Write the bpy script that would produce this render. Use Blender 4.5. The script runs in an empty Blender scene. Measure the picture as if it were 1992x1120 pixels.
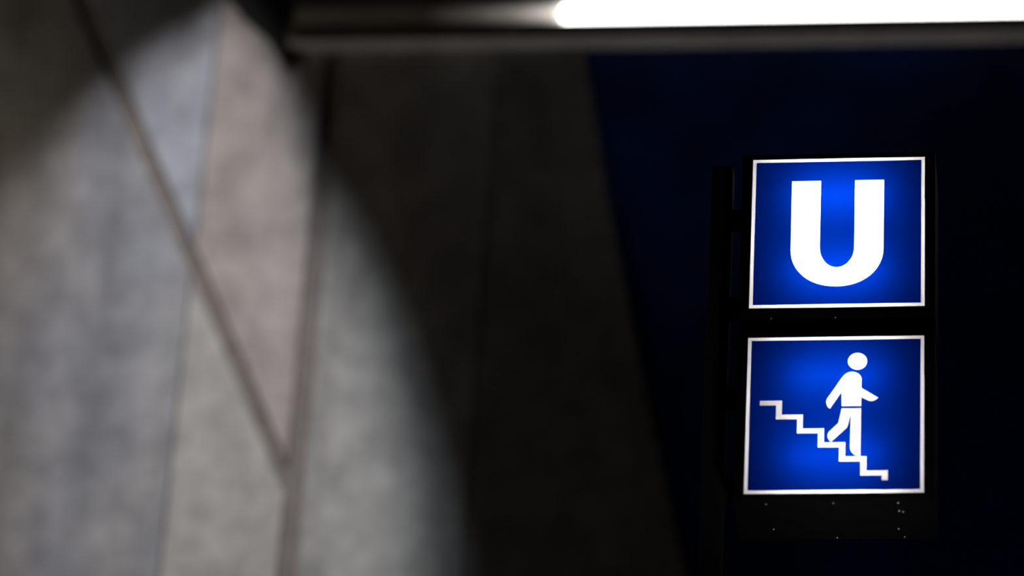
import bpy, math
import numpy as np
from mathutils import Vector, Matrix
from mathutils.geometry import tessellate_polygon

C = bpy.context.scene.collection
PI = math.pi
EYE = Vector((0.0, 0.0, 1.6))

# ------------------------------------------------------------------ camera
FPX, PITCH, ROLL = 7911.46, 0.524579, 0.062325
fw = Vector((0, math.cos(PITCH), math.sin(PITCH)))
up0 = Vector((0, -math.sin(PITCH), math.cos(PITCH)))
rt0 = Vector((1, 0, 0))
right = rt0 * math.cos(ROLL) + up0 * math.sin(ROLL)
up = up0 * math.cos(ROLL) - rt0 * math.sin(ROLL)
cam_data = bpy.data.cameras.new('camera')
cam = bpy.data.objects.new('camera', cam_data)
C.objects.link(cam)
M3 = Matrix((right, up, -fw)).transposed()
cam.matrix_world = Matrix.Translation(EYE) @ M3.to_4x4()
cam_data.sensor_fit = 'HORIZONTAL'
cam_data.sensor_width = 36.0
cam_data.lens = 36.0 * FPX / 1992.0
cam_data.clip_end = 200
cam_data.dof.use_dof = True
cam_data.dof.focus_distance = 14.1
cam_data.dof.aperture_fstop = cam_data.lens / 1000.0 / (2 * 0.100)
cam_data.dof.aperture_blades = 0
bpy.context.scene.camera = cam

sc = bpy.context.scene
sc.view_settings.view_transform = 'Standard'
sc.view_settings.look = 'None'
sc.view_settings.exposure = 0.0
sc.view_settings.gamma = 1.0
sc.view_settings.use_curve_mapping = False

# ------------------------------------------------------------------ world
w = bpy.data.worlds.new('station_dark'); sc.world = w; w.use_nodes = True
w.node_tree.nodes['Background'].inputs[0].default_value = (0.55, 0.62, 0.9, 1)
w.node_tree.nodes['Background'].inputs[1].default_value = 0.0003


def ray(px, py):
    return fw + right * ((px - 996) / FPX) - up * ((py - 560) / FPX)


# wall plane: yawed a little, right end nearer; local axes u (along), n (towards the hall)
WYAW = math.radians(-8.0)
WU = Vector((math.cos(WYAW), math.sin(WYAW), 0))
WN = Vector((math.sin(WYAW), -math.cos(WYAW), 0))
WO = EYE + ray(1000, 100).normalized() * 19.8


def wuz(px, py, off=0.0):
    d = ray(px, py)
    t = ((WO + WN * off - EYE).dot(WN)) / d.dot(WN)
    X = EYE + d * t
    return ((X - WO).dot(WU), X.z)


def wp(u, z, off=0.0):
    p = WO + WU * u + WN * off
    return Vector((p.x, p.y, z))


# ------------------------------------------------------------------ floodlights and added fills
def point(name, loc, power, col, rad=0.2):
    l = bpy.data.lights.new(name, 'POINT'); l.energy = power; l.color = col; l.shadow_soft_size = rad
    o = bpy.data.objects.new(name, l); o.location = loc; C.objects.link(o)
    return o


def area(name, loc, target, sx, sy, power, col, spread=PI):
    l = bpy.data.lights.new(name, 'AREA'); l.shape = 'RECTANGLE'; l.size = sx; l.size_y = sy
    l.energy = power; l.color = col; l.spread = spread
    o = bpy.data.objects.new(name, l); C.objects.link(o)
    o.location = loc
    o.rotation_euler = (Vector(target) - Vector(loc)).to_track_quat('-Z', 'Y').to_euler()
    return o


def disk(name, loc, target, rad, rad_y, power, col):
    l = bpy.data.lights.new(name, 'AREA'); l.shape = 'ELLIPSE'; l.size = rad * 2; l.size_y = rad_y * 2
    l.energy = power; l.color = col
    o = bpy.data.objects.new(name, l); C.objects.link(o)
    o.location = loc
    o.rotation_euler = (Vector(target) - Vector(loc)).to_track_quat('-Z', 'Y').to_euler()
    return o


SLAB_Z = 14.2
uP, zP = wuz(470, 60)
# floodlights above the added ceiling opening
L_MAIN = wp(uP - 1.2, 28.0, 14.0)
tgt = wp(uP - 0.5, 11.0)
disk('flood_cool', L_MAIN, tgt, 0.55, 1.4, 1870, (0.82, 0.91, 1.0))
disk('flood_warm', L_MAIN + WU * 0.5, tgt, 0.55, 1.4, 2360, (1.0, 0.90, 0.85))
# faint warm fill added left of the view, close to the wall
uL, zL = wuz(0, 300)
point('warm_fill', wp(uL - 0.75, 11.3, 1.35), 12, (1.0, 0.85, 0.66), 0.15)
# faint cool fill added at the right for the blue wall
uR0, zR0 = wuz(1700, 0)
point('cool_fill', wp(uR0 + 2.0, 9.5, 4.5), 1.2, (0.7, 0.8, 1.0), 0.2)
# fill strip added low on the wall to brighten the ledge underside
uU = wuz(1250, 100)[0]
upl = area('ledge_fill', wp(uU + 0.6, 4.0, 0.13), wp(uU + 0.6, 12.0, 0.13), 5.5, 0.04, 6, (1.0, 0.96, 0.92), math.radians(50))
upl.rotation_euler = (PI, 0, WYAW)
# light added below the signs, only to glint on the screws
ll = disk('screw_fill', (1.35, 10.6, 5.9), (1.15, 12.2, 8.0), 0.2, 0.2, 0.42, (1.0, 0.97, 0.92))
ll.data.spread = math.radians(24)


# ------------------------------------------------------------------ materials
def new_mat(name):
    m = bpy.data.materials.new(name); m.use_nodes = True
    nt = m.node_tree
    return m, nt, nt.nodes['Principled BSDF']


def plain(name, col, rough=0.6, metal=0.0, noise=0.0, scale=8.0, bump=0.0):
    m, nt, b = new_mat(name)
    b.inputs['Base Color'].default_value = (*col, 1)
    b.inputs['Roughness'].default_value = rough
    b.inputs['Metallic'].default_value = metal
    tc = nt.nodes.new('ShaderNodeTexCoord')
    n = nt.nodes.new('ShaderNodeTexNoise'); n.inputs['Scale'].default_value = scale; n.inputs['Detail'].default_value = 4
    nt.links.new(tc.outputs['Object'], n.inputs['Vector'])
    if noise:
        r = nt.nodes.new('ShaderNodeValToRGB')
        r.color_ramp.elements[0].position = 0.3; r.color_ramp.elements[1].position = 0.7
        r.color_ramp.elements[0].color = (*[c * (1 - noise) for c in col], 1)
        r.color_ramp.elements[1].color = (*[min(1, c * (1 + noise)) for c in col], 1)
        nt.links.new(n.outputs['Fac'], r.inputs['Fac']); nt.links.new(r.outputs['Color'], b.inputs['Base Color'])
    if bump:
        bp = nt.nodes.new('ShaderNodeBump'); bp.inputs['Strength'].default_value = bump; bp.inputs['Distance'].default_value = 0.01
        nt.links.new(n.outputs['Fac'], bp.inputs['Height']); nt.links.new(bp.outputs['Normal'], b.inputs['Normal'])
    return m


def concrete(name, tint_a, tint_b):
    """board-marked concrete: cloudy blotches, vertical runs of water stain, pits"""
    m, nt, b = new_mat(name)
    N, Lk = nt.nodes, nt.links
    b.inputs['Roughness'].default_value = 0.9
    b.inputs['Specular IOR Level'].default_value = 0.15
    tc = N.new('ShaderNodeTexCoord')
    mp = N.new('ShaderNodeMapping'); mp.inputs['Scale'].default_value = (1.0, 1.0, 0.28)
    Lk.new(tc.outputs['Object'], mp.inputs['Vector'])
    big = N.new('ShaderNodeTexNoise'); big.inputs['Scale'].default_value = 2.6; big.inputs['Detail'].default_value = 3
    Lk.new(mp.outputs[0], big.inputs['Vector'])
    r1 = N.new('ShaderNodeValToRGB'); r1.color_ramp.elements[0].position = 0.36; r1.color_ramp.elements[1].position = 0.64
    r1.color_ramp.elements[0].color = (*tint_a, 1); r1.color_ramp.elements[1].color = (*tint_b, 1)
    Lk.new(big.outputs['Fac'], r1.inputs['Fac'])
    mid = N.new('ShaderNodeTexNoise'); mid.inputs['Scale'].default_value = 4.5; mid.inputs['Detail'].default_value = 7
    mid.inputs['Roughness'].default_value = 0.62
    mp2 = N.new('ShaderNodeMapping'); mp2.inputs['Scale'].default_value = (1.3, 1.3, 1.1); mp2.inputs['Location'].default_value = (3.1, 1.7, 0.4)
    Lk.new(tc.outputs['Object'], mp2.inputs['Vector']); Lk.new(mp2.outputs[0], mid.inputs['Vector'])
    r2 = N.new('ShaderNodeValToRGB'); r2.color_ramp.elements[0].position = 0.32; r2.color_ramp.elements[1].position = 0.66
    r2.color_ramp.elements[0].color = (0.70, 0.70, 0.70, 1); r2.color_ramp.elements[1].color = (1.1, 1.1, 1.1, 1)
    Lk.new(mid.outputs['Fac'], r2.inputs['Fac'])
    run = N.new('ShaderNodeTexNoise'); run.inputs['Scale'].default_value = 5.0; run.inputs['Detail'].default_value = 4
    mp3 = N.new('ShaderNodeMapping'); mp3.inputs['Scale'].default_value = (1.1, 1.1, 0.06)
    Lk.new(tc.outputs['Object'], mp3.inputs['Vector']); Lk.new(mp3.outputs[0], run.inputs['Vector'])
    r3 = N.new('ShaderNodeValToRGB'); r3.color_ramp.elements[0].position = 0.3; r3.color_ramp.elements[1].position = 0.6
    r3.color_ramp.elements[0].color = (0.84, 0.835, 0.83, 1); r3.color_ramp.elements[1].color = (1.03, 1.03, 1.03, 1)
    Lk.new(run.outputs['Fac'], r3.inputs['Fac'])
    m1 = N.new('ShaderNodeMixRGB'); m1.blend_type = 'MULTIPLY'; m1.inputs[0].default_value = 1
    Lk.new(r1.outputs[0], m1.inputs[1]); Lk.new(r2.outputs[0], m1.inputs[2])
    m2 = N.new('ShaderNodeMixRGB'); m2.blend_type = 'MULTIPLY'; m2.inputs[0].default_value = 1
    Lk.new(m1.outputs[0], m2.inputs[1]); Lk.new(r3.outputs[0], m2.inputs[2])
    Lk.new(m2.outputs[0], b.inputs['Base Color'])
    pit = N.new('ShaderNodeTexNoise'); pit.inputs['Scale'].default_value = 60; pit.inputs['Detail'].default_value = 3
    Lk.new(tc.outputs['Object'], pit.inputs['Vector'])
    bp = N.new('ShaderNodeBump'); bp.inputs['Strength'].default_value = 0.35; bp.inputs['Distance'].default_value = 0.01
    Lk.new(pit.outputs['Fac'], bp.inputs['Height']); Lk.new(bp.outputs[0], b.inputs['Normal'])
    return m


def backlit(name, col, trans=1.0):
    """opal acrylic: light from the tubes inside the box passes through it"""
    m = bpy.data.materials.new(name); m.use_nodes = True
    nt = m.node_tree; nt.nodes.clear()
    out = nt.nodes.new('ShaderNodeOutputMaterial')
    tr = nt.nodes.new('ShaderNodeBsdfTranslucent'); tr.inputs['Color'].default_value = (*col, 1)
    df = nt.nodes.new('ShaderNodeBsdfDiffuse'); df.inputs['Color'].default_value = (*[c * 0.35 for c in col], 1)
    mx = nt.nodes.new('ShaderNodeMixShader'); mx.inputs[0].default_value = 0.12
    nt.links.new(tr.outputs[0], mx.inputs[1]); nt.links.new(df.outputs[0], mx.inputs[2])
    nt.links.new(mx.outputs[0], out.inputs['Surface'])
    return m


def emit(name, col, strength):
    m = bpy.data.materials.new(name); m.use_nodes = True
    nt = m.node_tree; nt.nodes.clear()
    out = nt.nodes.new('ShaderNodeOutputMaterial'); e = nt.nodes.new('ShaderNodeEmission')
    e.inputs[0].default_value = (*col, 1); e.inputs[1].default_value = strength
    nt.links.new(e.outputs[0], out.inputs['Surface'])
    return m


BLUISH, BLUISH2 = (0.50, 0.53, 0.61), (0.55, 0.57, 0.63)
PINKISH, PINKISH2 = (0.53, 0.475, 0.455), (0.59, 0.535, 0.52)
BEIGE, BEIGE2 = (0.57, 0.55, 0.53), (0.65, 0.635, 0.61)
m_con_blue = concrete('concrete_bluish', BLUISH, BLUISH2)
m_con_mix = concrete('concrete_mixed', (0.42, 0.44, 0.50), (0.52, 0.515, 0.525))
m_con_pink = concrete('concrete_pinkish', PINKISH, PINKISH2)
m_con_beige = concrete('concrete_beige', BEIGE, BEIGE2)
m_con_grey = concrete('concrete_grey', (0.535, 0.525, 0.515), (0.60, 0.595, 0.585))
m_con_falloff = concrete('concrete_falloff', (0.36, 0.355, 0.36), (0.42, 0.415, 0.42))  # concrete tinted darker for the light falling off to the right
m_joint = plain('joint_mortar', (0.27, 0.24, 0.225), 0.95, noise=0.15, scale=10, bump=0.3)
m_blue_wall = plain('dark_blue_cladding', (0.003, 0.045, 0.32), 0.75, noise=0.45, scale=2.2)
m_trim = plain('grey_trim_paint', (0.46, 0.44, 0.41), 0.7, noise=0.12, scale=5)
m_trim_dark = plain('dark_trim_paint', (0.20, 0.175, 0.15), 0.8, noise=0.12, scale=5)
m_black = plain('black_paint', (0.012, 0.012, 0.012), 0.75, noise=0.2, scale=12)
m_soffit = plain('soffit_black', (0.01, 0.009, 0.009), 0.9)
m_housing = plain('sign_housing_black', (0.007, 0.007, 0.007), 0.7, noise=0.2, scale=20, bump=0.05)
m_housing.node_tree.nodes['Principled BSDF'].inputs['Specular IOR Level'].default_value = 0.12
m_liner = plain('sign_box_liner', (0.25, 0.25, 0.25), 0.8)
m_ceil = plain('ceiling_concrete', (0.07, 0.065, 0.06), 0.9, noise=0.2, scale=1.5)
m_floor = plain('floor_stone', (0.04, 0.038, 0.036), 0.5, noise=0.3, scale=3)
m_screw = plain('screw_steel', (0.75, 0.75, 0.74), 0.38, metal=1.0)
m_face_blue = backlit('blue_acrylic', (0.00006, 0.0066, 0.0925))
m_face_white = backlit('white_acrylic', (0.35, 0.35, 0.35))
m_opal = backlit('opal_cover', (0.9, 0.9, 0.9))
m_border = backlit('white_acrylic_border', (0.86, 0.86, 0.88))
m_tube = emit('fluorescent_tube', (1.0, 0.98, 0.96), 96.0)
m_tube_dim = emit('fluorescent_tube_older', (1.0, 0.98, 0.96), 74.0)
m_lamp = emit('strip_light_diffuser', (1.0, 0.97, 0.93), 9.0)


# ------------------------------------------------------------------ mesh helpers
def mesh_obj(name, verts, faces, mat, parent=None):
    me = bpy.data.meshes.new(name)
    me.from_pydata([tuple(v) for v in verts], [], faces)
    me.materials.append(mat); me.update()
    o = bpy.data.objects.new(name, me); C.objects.link(o)
    if parent is not None:
        o.parent = parent
    return o


def fix_normals(o):
    import bmesh
    bm = bmesh.new(); bm.from_mesh(o.data)
    bmesh.ops.recalc_face_normals(bm, faces=bm.faces); bm.to_mesh(o.data); bm.free()


def plate(name, outer, holes, place, d0, d1, mat, parent=None, sheet=False):
    """solid plate: outline (and holes) in a plane, between depths d0 and d1; place(a, b, d) -> point"""
    loops = [outer] + list(holes)
    tris = tessellate_polygon([[Vector((a, b, 0)) for a, b in lp] for lp in loops])
    flat = [p for lp in loops for p in lp]
    n = len(flat)
    verts = [place(a, b, d1) for a, b in flat] + [place(a, b, d0) for a, b in flat]
    faces = [tuple(t) for t in tris] + [tuple(i + n for i in reversed(t)) for t in tris]
    k = 0
    for lp in loops:
        m = len(lp)
        for i in range(m):
            j = (i + 1) % m
            faces.append((k + i, k + j, k + j + n, k + i + n))
        k += m
    if sheet:
        verts, faces = verts[:n], [tuple(t) for t in tris]
    o = mesh_obj(name, verts, faces, mat, parent)
    fix_normals(o)
    return o


def box_uz(name, u0, u1, z0, z1, d0, d1, mat, parent=None, bevel=0.0, place=None):
    place = place or wp
    vs = [place(a, b, d) for d in (d0, d1) for a, b in ((u0, z0), (u1, z0), (u1, z1), (u0, z1))]
    fs = [(0, 1, 2, 3), (4, 5, 6, 7), (0, 1, 5, 4), (1, 2, 6, 5), (2, 3, 7, 6), (3, 0, 4, 7)]
    o = mesh_obj(name, vs, fs, mat, parent); fix_normals(o)
    if bevel:
        b = o.modifiers.new('bevel', 'BEVEL'); b.width = bevel; b.segments = 2
    return o


def struct(o):
    o['kind'] = 'structure'
    return o


def tag(o, label, cat, group=None):
    o['label'] = label; o['category'] = cat
    if group:
        o['group'] = group
    return o


def empty(name, loc, rz=0.0):
    o = bpy.data.objects.new(name, None); o.empty_display_size = 0.1
    o.location = loc; o.rotation_euler = (0, 0, rz); C.objects.link(o)
    return o


# ------------------------------------------------------------------ room: concrete wall with separate panels
Z_LOW = wuz(900, 1120)[1] - 1.2
Z_TOP = SLAB_Z
u0 = wuz(-70, 300)[0]
uC = wuz(372, 560)[0]
uB = wuz(597, 700)[0]
uR = wuz(915, 900)[0]
uFarL = uC - 7.0


def a_line(z):
    (ua, za), (ub, zb) = wuz(240, 190), wuz(574, 975)
    return ua + (ub - ua) * (z - za) / (zb - za)


def a_at_u(u):
    (ua, za), (ub, zb) = wuz(240, 190), wuz(574, 975)
    return za + (zb - za) * (u - ua) / (ub - ua)


e_pts = [wuz(x, y) for x, y in ((1138, 100), (1188, 400), (1250, 720), (1338, 1120))]
(eu0, ez0), (eu1, ez1) = e_pts[0], e_pts[-1]
edge_top = eu0 - (eu1 - eu0) / (ez0 - ez1) * (Z_TOP - ez0)
edge_bot = eu1 + (eu1 - eu0) / (ez0 - ez1) * (ez1 - Z_LOW)
zCA, zBA = a_at_u(uC), a_at_u(uB)
aT = a_line(Z_TOP)
DEP = 0.024
wall_left = struct(plate('wall_left', [(uFarL, 0), (edge_bot, 0), (edge_bot, Z_LOW), (eu1, ez1)] + [e_pts[2], e_pts[1], e_pts[0]] + [(edge_top, Z_TOP), (uFarL, Z_TOP)],
                         [], wp, -0.3, 0.0, m_joint))
GB, GA = 0.042, 0.036        # half widths of the wide upright joint and of the slanting joint
panels = [
    ([(u0, Z_LOW), (uC, Z_LOW), (uC, a_at_u(uC + GA)), (u0, a_at_u(u0 + GA))], m_con_mix, DEP),
    ([(uC, a_at_u(uC - GA)), (uC, Z_TOP), (aT + GA, Z_TOP)] if aT > u0 else [(uC, a_at_u(uC - GA)), (uC, Z_TOP), (u0, Z_TOP), (u0, a_at_u(u0 - GA))], m_con_blue, DEP + 0.002),
    ([(uC, a_at_u(uC - GA)), (uB - GB, a_at_u(uB - GB - GA)), (uB - GB, Z_TOP), (uC, Z_TOP)], m_con_pink, DEP + 0.001),
    ([(uC, Z_LOW), (uB - GB, Z_LOW), (uB - GB, a_at_u(uB - GB + GA)), (uC, a_at_u(uC + GA))], m_con_beige, DEP),
    ([(uB + GB, Z_LOW), (uR, Z_LOW), (uR, Z_TOP), (uB + GB, Z_TOP)], m_con_grey, DEP - 0.008),
    ([(uR, Z_LOW), (edge_bot, Z_LOW), (eu1, ez1), e_pts[2], e_pts[1], e_pts[0], (edge_top, Z_TOP), (uR, Z_TOP)], m_con_falloff, DEP - 0.008),
    ([(u0 - 2.2, Z_LOW), (u0, Z_LOW), (u0, Z_TOP), (u0 - 2.2, Z_TOP)], m_con_blue, DEP),
    ([(uFarL, Z_LOW), (u0 - 2.2, Z_LOW), (u0 - 2.2, Z_TOP), (uFarL, Z_TOP)], m_con_mix, DEP),
    ([(uFarL, 0), (uC, 0), (uC, Z_LOW), (uFarL, Z_LOW)], m_con_mix, DEP),
    ([(uC, 0), (edge_bot, 0), (edge_bot, Z_LOW), (uC, Z_LOW)], m_con_beige, DEP),
]
GAPS = {}


def inset(poly, g):
    """shrink a counter-clockwise outline by g"""
    n = len(poly)
    area2 = sum(poly[i][0] * poly[(i + 1) % n][1] - poly[(i + 1) % n][0] * poly[i][1] for i in range(n))
    P = [Vector(p) for p in (poly if area2 > 0 else poly[::-1])]
    res = []
    for i in range(n):
        a, b, c = P[i - 1], P[i], P[(i + 1) % n]
        d1, d2 = (b - a).normalized(), (c - b).normalized()
        n1, n2 = Vector((-d1.y, d1.x)), Vector((-d2.y, d2.x))
        k = (n1 + n2)
        k = k / max(0.15, k.dot(n1))
        q = b + k * g
        res.append((q.x, q.y))
    return res


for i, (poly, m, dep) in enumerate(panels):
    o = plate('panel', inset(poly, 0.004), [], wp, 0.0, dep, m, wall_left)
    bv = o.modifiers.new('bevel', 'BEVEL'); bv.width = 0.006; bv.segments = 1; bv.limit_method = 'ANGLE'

# dark blue wall right of the inclined concrete edge
uBR = wuz(1992, 600)[0] + 4.0
wall_back = struct(plate('wall_back', [(edge_bot + 0.002, 0), (uBR, 0), (uBR, Z_TOP), (edge_top + 0.002, Z_TOP)] + [(a + 0.002, b) for a, b in e_pts] + [(edge_bot + 0.002, Z_LOW)],
                         [], wp, -0.3, -0.01, m_blue_wall))

# floor and ceiling (the ceiling has an added opening, cut to shape the light patch)
struct(mesh_obj('floor', [wp(uFarL, 0, -0.4), wp(uBR, 0, -0.4), wp(uBR, 0, 19), wp(uFarL, 0, 19)], [(0, 1, 2, 3)], m_floor))

LM = Vector(L_MAIN)


def to_slab(px, py):
    u, z = wuz(px, py, DEP)
    P = wp(u, z, DEP)
    t = (SLAB_Z - LM.z) / (P.z - LM.z)
    Q = LM + (P - LM) * t
    return ((Q - WO).dot(WU), (Q - WO).dot(WN))


hole_px = [(462, 25), (520, 80), (560, 170), (592, 280), (612, 380), (648, 455), (700, 545), (740, 635), (780, 750),
           (817, 890), (848, 1060), (875, 1250), (890, 1420), (-90, 1420), (-80, 900), (-75, 640), (-40, 530), (40, 425), (120, 325), (210, 222), (300, 145), (400, 85)]
hole = [to_slab(*p) for p in hole_px]


def slab_place(a, b, d):
    p = WO + WU * a + WN * b
    return Vector((p.x, p.y, SLAB_Z + d))


struct(plate('ceiling', [(uFarL, -0.6), (uBR, -0.6), (uBR, 19), (uFarL, 19)], [hole], slab_place, 0.0, 0.12, m_ceil))

# unseen blocker added above the opening to shade the left of the light patch
uM = (LM - WO).dot(WU)
uX0 = wuz(85, 600)[0]
uE = uM + 0.15 + (uX0 - uM - 0.15) * (28.0 - 20.0) / (28.0 - 11.4)
struct(box_uz('shade_blocker', uE - 4.0, uE, 20.0, 20.4, 4.0, 11.0, m_ceil))

# ------------------------------------------------------------------ ledge, light channel and bulkhead along the wall top
uS = wuz(575, 90)[0]


def zat(px, py, off=0.0):
    return wuz(px, py, off)[1]


z_ledge0 = zat(1300, 94)                    # bottom edge of the ledge at the wall
z_ledge1 = zat(1300, 39, 0.115)             # top front edge of the ledge
struct(box_uz('trim_1', uS - 0.02, uBR, z_ledge0, z_ledge1, 0.0, 0.115, m_trim))
struct(box_uz('trim_2', uS - 0.02, uBR, z_ledge0 + 0.006, z_ledge1 - 0.002, 0.115, 0.119, m_trim_dark))
z_sof = zat(800, 8, 0.12)
struct(box_uz('trim_3', uS, uBR, z_ledge1, z_sof + 0.3, 0.041, 0.045, m_trim))
struct(box_uz('trim_6', uS, wuz(845, 30)[0] - 0.01, z_ledge1 + 0.006, z_sof - 0.004, 0.046, 0.105, plain('channel_cover_paint', (0.80, 0.76, 0.70), 0.7, noise=0.1, scale=4)))
struct(box_uz('trim_4', uS, uBR, z_sof, Z_TOP, 0.045, 0.42, m_soffit))

# strip light in the channel
uLamp = wuz(1100, 30)[0]
sl = empty('strip_light', wp(uLamp, z_ledge1, 0.05))
MI = sl.matrix_basis.inverted()
tag(sl, 'long glowing white strip light in the channel above the dark blue wall', 'lamp')
loc = Vector(sl.location)


def rel(place, base):
    return lambda a, b, d: place(a, b, d) - base


r_wp = rel(wp, loc)
box_uz('housing', uLamp - 0.03, uBR - 0.3, z_ledge1 + 0.004, z_sof - 0.004, 0.046, 0.06, m_trim_dark, sl, place=r_wp)
box_uz('diffuser', uLamp, uBR - 0.33, z_ledge1 + 0.012, z_sof - 0.008, 0.06, 0.108, m_lamp, sl, bevel=0.01, place=r_wp)

# opal end of the diffuser, with an added glowing taper inside for the fade
e0, e1 = wuz(845, 30)[0], uLamp - 0.002
za, zb = z_ledge1 + 0.012, z_sof - 0.008
vs = [r_wp(a, b, d) for a, b, d in ((e0, za, 0.108), (e1, za, 0.108), (e1, zb, 0.108), (e0, zb, 0.108), (e0, za, 0.062), (e1, za, 0.062), (e1, zb, 0.062), (e0, zb, 0.062))]
oe = mesh_obj('diffuser_end', vs, [(0, 1, 2, 3), (4, 5, 1, 0), (3, 2, 6, 7), (0, 3, 7, 4)], m_opal, sl)
oe['label'] = 'dim end of the opal cover'
vs, fs = [], []
for uu, rr in ((e0 + 0.02, 0.0003), (e0 + 0.22, 0.0012), (e0 + 0.42, 0.004), (e1 - 0.10, 0.012), (e1 - 0.005, 0.024)):
    for i in range(8):
        t = 2 * PI * i / 8
        vs.append(r_wp(uu, (za + zb) / 2 + rr * math.sin(t), 0.082 + rr * math.cos(t)))
for j in range(4):
    for i in range(8):
        fs.append((j * 8 + i, j * 8 + (i + 1) % 8, j * 8 + 8 + (i + 1) % 8, j * 8 + 8 + i))
te = mesh_obj('fade_taper', vs, fs, emit('fade_taper_glow', (1.0, 0.92, 0.82), 1.6), sl); fix_normals(te)
# black end bracket of the bulkhead
bk = [wuz(x, y, 0.1) for x, y in ((415, -60), (640, -60), (575, 20), (578, 92), (560, 118), (548, 108), (520, 55), (470, 12))]
br = plate('end_bracket', bk, [], wp, DEP + 0.003, 0.055, m_soffit)
tag(br, 'black angular bracket at the left end of the grey ledge, against the concrete wall', 'bracket')

# ------------------------------------------------------------------ signs
SYAW = -0.154137
SO = EYE + Vector((1.114473, 12.068484, 7.288759))
SU = Vector((math.cos(SYAW), math.sin(SYAW), 0))
GAP = 0.117505
HW = 0.3          # half width of the lit face
BW = 0.336        # half width of the housing


def loc_place(a, b, d):      # local: x along face, y depth (front is -y), z up
    return Vector((a, -d, b))


def ring(name, ax, az, bx, bz, d0, d1, mat, parent, sheet=False):
    o1 = [(-ax, -az), (ax, -az), (ax, az), (-ax, az)]
    o2 = [(-bx, -bz), (bx, -bz), (bx, bz), (-bx, bz)]
    return plate(name, o1, [o2], loc_place, d0, d1, mat, parent, sheet)


def screw(parent, x, depth, zb, r=0.0048):
    """round head under the box: flat dome"""
    vs, fs = [], []
    K = 10
    for j, (rr, dz) in enumerate(((1.0, 0.0), (0.85, -0.45), (0.45, -0.75))):
        for i in range(K):
            t = 2 * PI * i / K
            vs.append((x + r * rr * math.cos(t), depth + r * rr * math.sin(t), zb + r * dz))
    vs.append((x, depth, zb - r * 0.82))
    for j in range(2):
        for i in range(K):
            a, b = j * K + i, j * K + (i + 1) % K
            fs.append((a, b, b + K, a + K))
    for i in range(K):
        fs.append((2 * K + i, 2 * K + (i + 1) % K, 3 * K))
    o = mesh_obj('screw', vs, fs, m_screw, parent); fix_normals(o)
    for p in o.data.polygons:
        p.use_smooth = True
    return o


def sign_box(name, centre, label, shapes, screws, inlay_names, tube_mat):
    root = empty(name, centre, SYAW)
    tag(root, label, 'sign')
    H = 0.32
    T = 0.012
    D = 0.305
    # housing: front bezel ring, four sides and back
    ring('bezel', BW, H, 0.3015, 0.3015, -0.012, 0.0, m_housing, root)
    box_uz('side_panel', -BW, -BW + T, -H, H, -D, -0.012, m_housing, root, place=loc_place)
    box_uz('side_panel', BW - T, BW, -H, H, -D, -0.012, m_housing, root, place=loc_place)
    box_uz('top_panel', -BW + T, BW - T, H - T, H, -D, -0.012, m_housing, root, place=loc_place)
    box_uz('bottom_panel', -BW + T, BW - T, -H, -H + T, -D, -0.012, m_housing, root, place=loc_place)
    box_uz('back_panel', -BW + T, BW - T, -H + T, H - T, -D, -D + T, m_liner, root, place=loc_place)
    # lit face: border, blue pane with cut-outs, white inlays
    bd = ring('border', 0.3, 0.3, 0.2875, 0.2875, -0.004, 0.0, m_border, root, True)
    bd['label'] = 'thin white glowing border'
    pane = [(-0.2875, -0.2875), (0.2875, -0.2875), (0.2875, 0.2875), (-0.2875, 0.2875)]
    fc = plate('blue_pane', pane, shapes, loc_place, -0.003, -0.0005, m_face_blue, root, True)
    fc['label'] = 'backlit deep blue face'
    for nm, shp in zip(inlay_names, shapes):
        plate(nm, shp, [], loc_place, -0.003, -0.0005, m_face_white, root, True)
    # the two fluorescent tubes inside
    for zt in (0.150, -0.155):
        vs, fs = [], []
        K = 8
        for x in (-0.155, 0.155):
            for i in range(K):
                t = 2 * PI * i / K
                vs.append((x, TUBE_Y + 0.013 * math.cos(t), zt + 0.013 * math.sin(t)))
        for i in range(K):
            fs.append((i, (i + 1) % K, (i + 1) % K + K, i + K))
        fs.append(tuple(range(K))); fs.append(tuple(range(K, 2 * K)))
        o = mesh_obj('tube', vs, fs, tube_mat, root); fix_normals(o)
    for x, d in screws:
        screw(root, x, d, -H)
    return root


TUBE_Y = 0.10


def letter_u():
    cx = -0.0015
    a, b, zc = 0.1608, 0.1500, -0.0680
    ai, bi, zi = 0.0590, 0.0795, -0.0615
    zt = 0.2100
    pts = [(cx - a, zt)]
    for i in range(25):
        t = PI + PI * i / 24
        pts.append((cx + a * math.copysign(abs(math.cos(t)) ** 0.94, math.cos(t)), zc - b * abs(math.sin(t)) ** 0.97))
    pts += [(cx + a, zt), (cx + ai, zt)]
    for i in range(21):
        t = -PI * i / 20
        pts.append((cx + ai * math.cos(t), zi - bi * abs(math.sin(t))))
    pts += [(cx - ai, zt)]
    return pts


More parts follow.
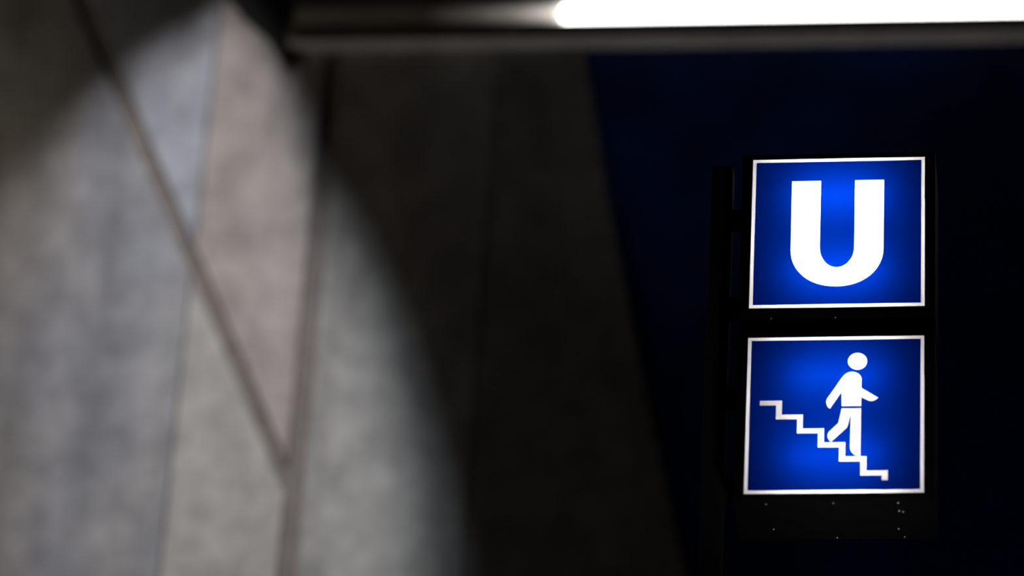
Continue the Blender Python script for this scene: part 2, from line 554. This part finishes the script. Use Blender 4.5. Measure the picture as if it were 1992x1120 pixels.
HEAD = [(0.0745 + 0.0330 * math.cos(2 * PI * i / 28), 0.2035 + 0.0330 * math.sin(2 * PI * i / 28)) for i in range(28)]
TORSO = [(0.0229, 0.0303), (0.0224, 0.0864), (-0.0167, 0.021), (-0.0242, 0.0278), (-0.028, 0.0371), (-0.0301, 0.0464), (-0.0285, 0.0557), (-0.0247, 0.0633),
         (0.0240, 0.1424), (0.0275, 0.1475), (0.0323, 0.1526), (0.0375, 0.1567), (0.0430, 0.1601), (0.0490, 0.1621), (0.0555, 0.1627), (0.0625, 0.1621), (0.0690, 0.1601), (0.0750, 0.1568), (0.0801, 0.1528),
         (0.0840, 0.1482), (0.0868, 0.1433), (0.0884, 0.1385), (0.0889, 0.1339), (0.0886, 0.0998), (0.1454, 0.0619), (0.1426, 0.0580), (0.1386, 0.0546), (0.1340, 0.0514), (0.1290, 0.0492),
         (0.1230, 0.0484), (0.1180, 0.0488), (0.1130, 0.0503), (0.0887, 0.0648), (0.0885, 0.0303)]
LEGS = [(0.0229, 0.0217), (0.0885, 0.0217), (0.0876, -0.1583), (0.0824, -0.1592), (0.0774, -0.1586), (0.0725, -0.1572), (0.0682, -0.1548), (0.0638, -0.1510), (0.0602, -0.1467), (0.0570, -0.1423), (0.0549, -0.1377), (0.0538, -0.1325), (0.0535, -0.1273),
        (0.054, -0.0006), (0.042, -0.0513), (-0.011, -0.1052), (-0.0148, -0.1020), (-0.0180, -0.0980), (-0.0205, -0.0938), (-0.0221, -0.0893), (-0.0228, -0.0848), (-0.0227, -0.0803),
        (-0.0219, -0.0757), (-0.0204, -0.0714), (-0.0183, -0.0675), (-0.0156, -0.064), (0.0124, -0.0345)]
STEPS = []
sx, sz, du, dz, tx, tz = -0.1790, 0.0543, 0.0718, 0.0541, 0.0195, 0.0183
upper, lower = [(-0.2542, sz)], []
for k in range(6):
    upper += [(sx + k * du, sz - k * dz), (sx + k * du, sz - (k + 1) * dz)]
upper[-1] = (sx + 5 * du, -0.2530)
lower = [(-0.2542, sz - tz)]
for k in range(6):
    lower += [(sx + k * du - tx, sz - k * dz - tz), (sx + k * du - tx, sz - (k + 1) * dz - tz)]
lower[-1] = (sx + 5 * du - tx, -0.2530)
STEPS = lower + upper[::-1]

s1 = sign_box('subway_sign', SO, 'backlit blue square sign with a large white letter U, the upper one', [letter_u()],
              [(-0.2264, 0.037), (-0.0055, 0.037)], ['letter'], m_tube)
s2 = sign_box('stairs_sign', SO + Vector((0, 0, -0.6 - GAP)), 'backlit blue square sign with a white figure walking down stairs, below the U', [HEAD, TORSO, LEGS, STEPS],
              [(-0.2278, 0.037), (-0.0021, 0.034), (0.2135, 0.037), (0.2147, 0.094), (0.2282, 0.101), (-0.2145, 0.224), (0.2076, 0.227), (-0.0024, 0.291), (0.2259, 0.289)],
              ['figure_head', 'figure_torso', 'figure_legs', 'stair_line'], m_tube_dim)
for ch in s1.children:
    if ch.name.startswith('letter'):
        ch['label'] = 'bold white capital letter U'

# post that carries both boxes, standing on the floor
post = empty('sign_post', (SO.x, SO.y, 0.0), SYAW)
tag(post, 'tall black square post left of and behind the two blue signs', 'post')
ztop = SO.z + 0.385 + 0.0


def pbox(name, x0, x1, y0, y1, z0, z1, mat=m_black, bevel=0.004):
    vs = [(x, y, z) for z in (z0, z1) for x, y in ((x0, y0), (x1, y0), (x1, y1), (x0, y1))]
    fs = [(0, 1, 2, 3), (4, 5, 6, 7), (0, 1, 5, 4), (1, 2, 6, 5), (2, 3, 7, 6), (3, 0, 4, 7)]
    o = mesh_obj(name, vs, fs, mat, post); fix_normals(o)
    if bevel:
        b = o.modifiers.new('bevel', 'BEVEL'); b.width = bevel; b.segments = 2
    return o


pbox('pole', -0.462, -0.386, 0.17, 0.25, 0.02, ztop)
pbox('base_plate', -0.55, -0.30, 0.09, 0.33, 0.0, 0.02)
zc2 = SO.z - 0.6 - GAP
for zc in (SO.z + 0.18, SO.z - 0.18, zc2 + 0.18, zc2 - 0.18):
    pbox('bracket_arm', -0.386, -BW, 0.18, 0.24, zc - 0.03, zc + 0.03, bevel=0.002)
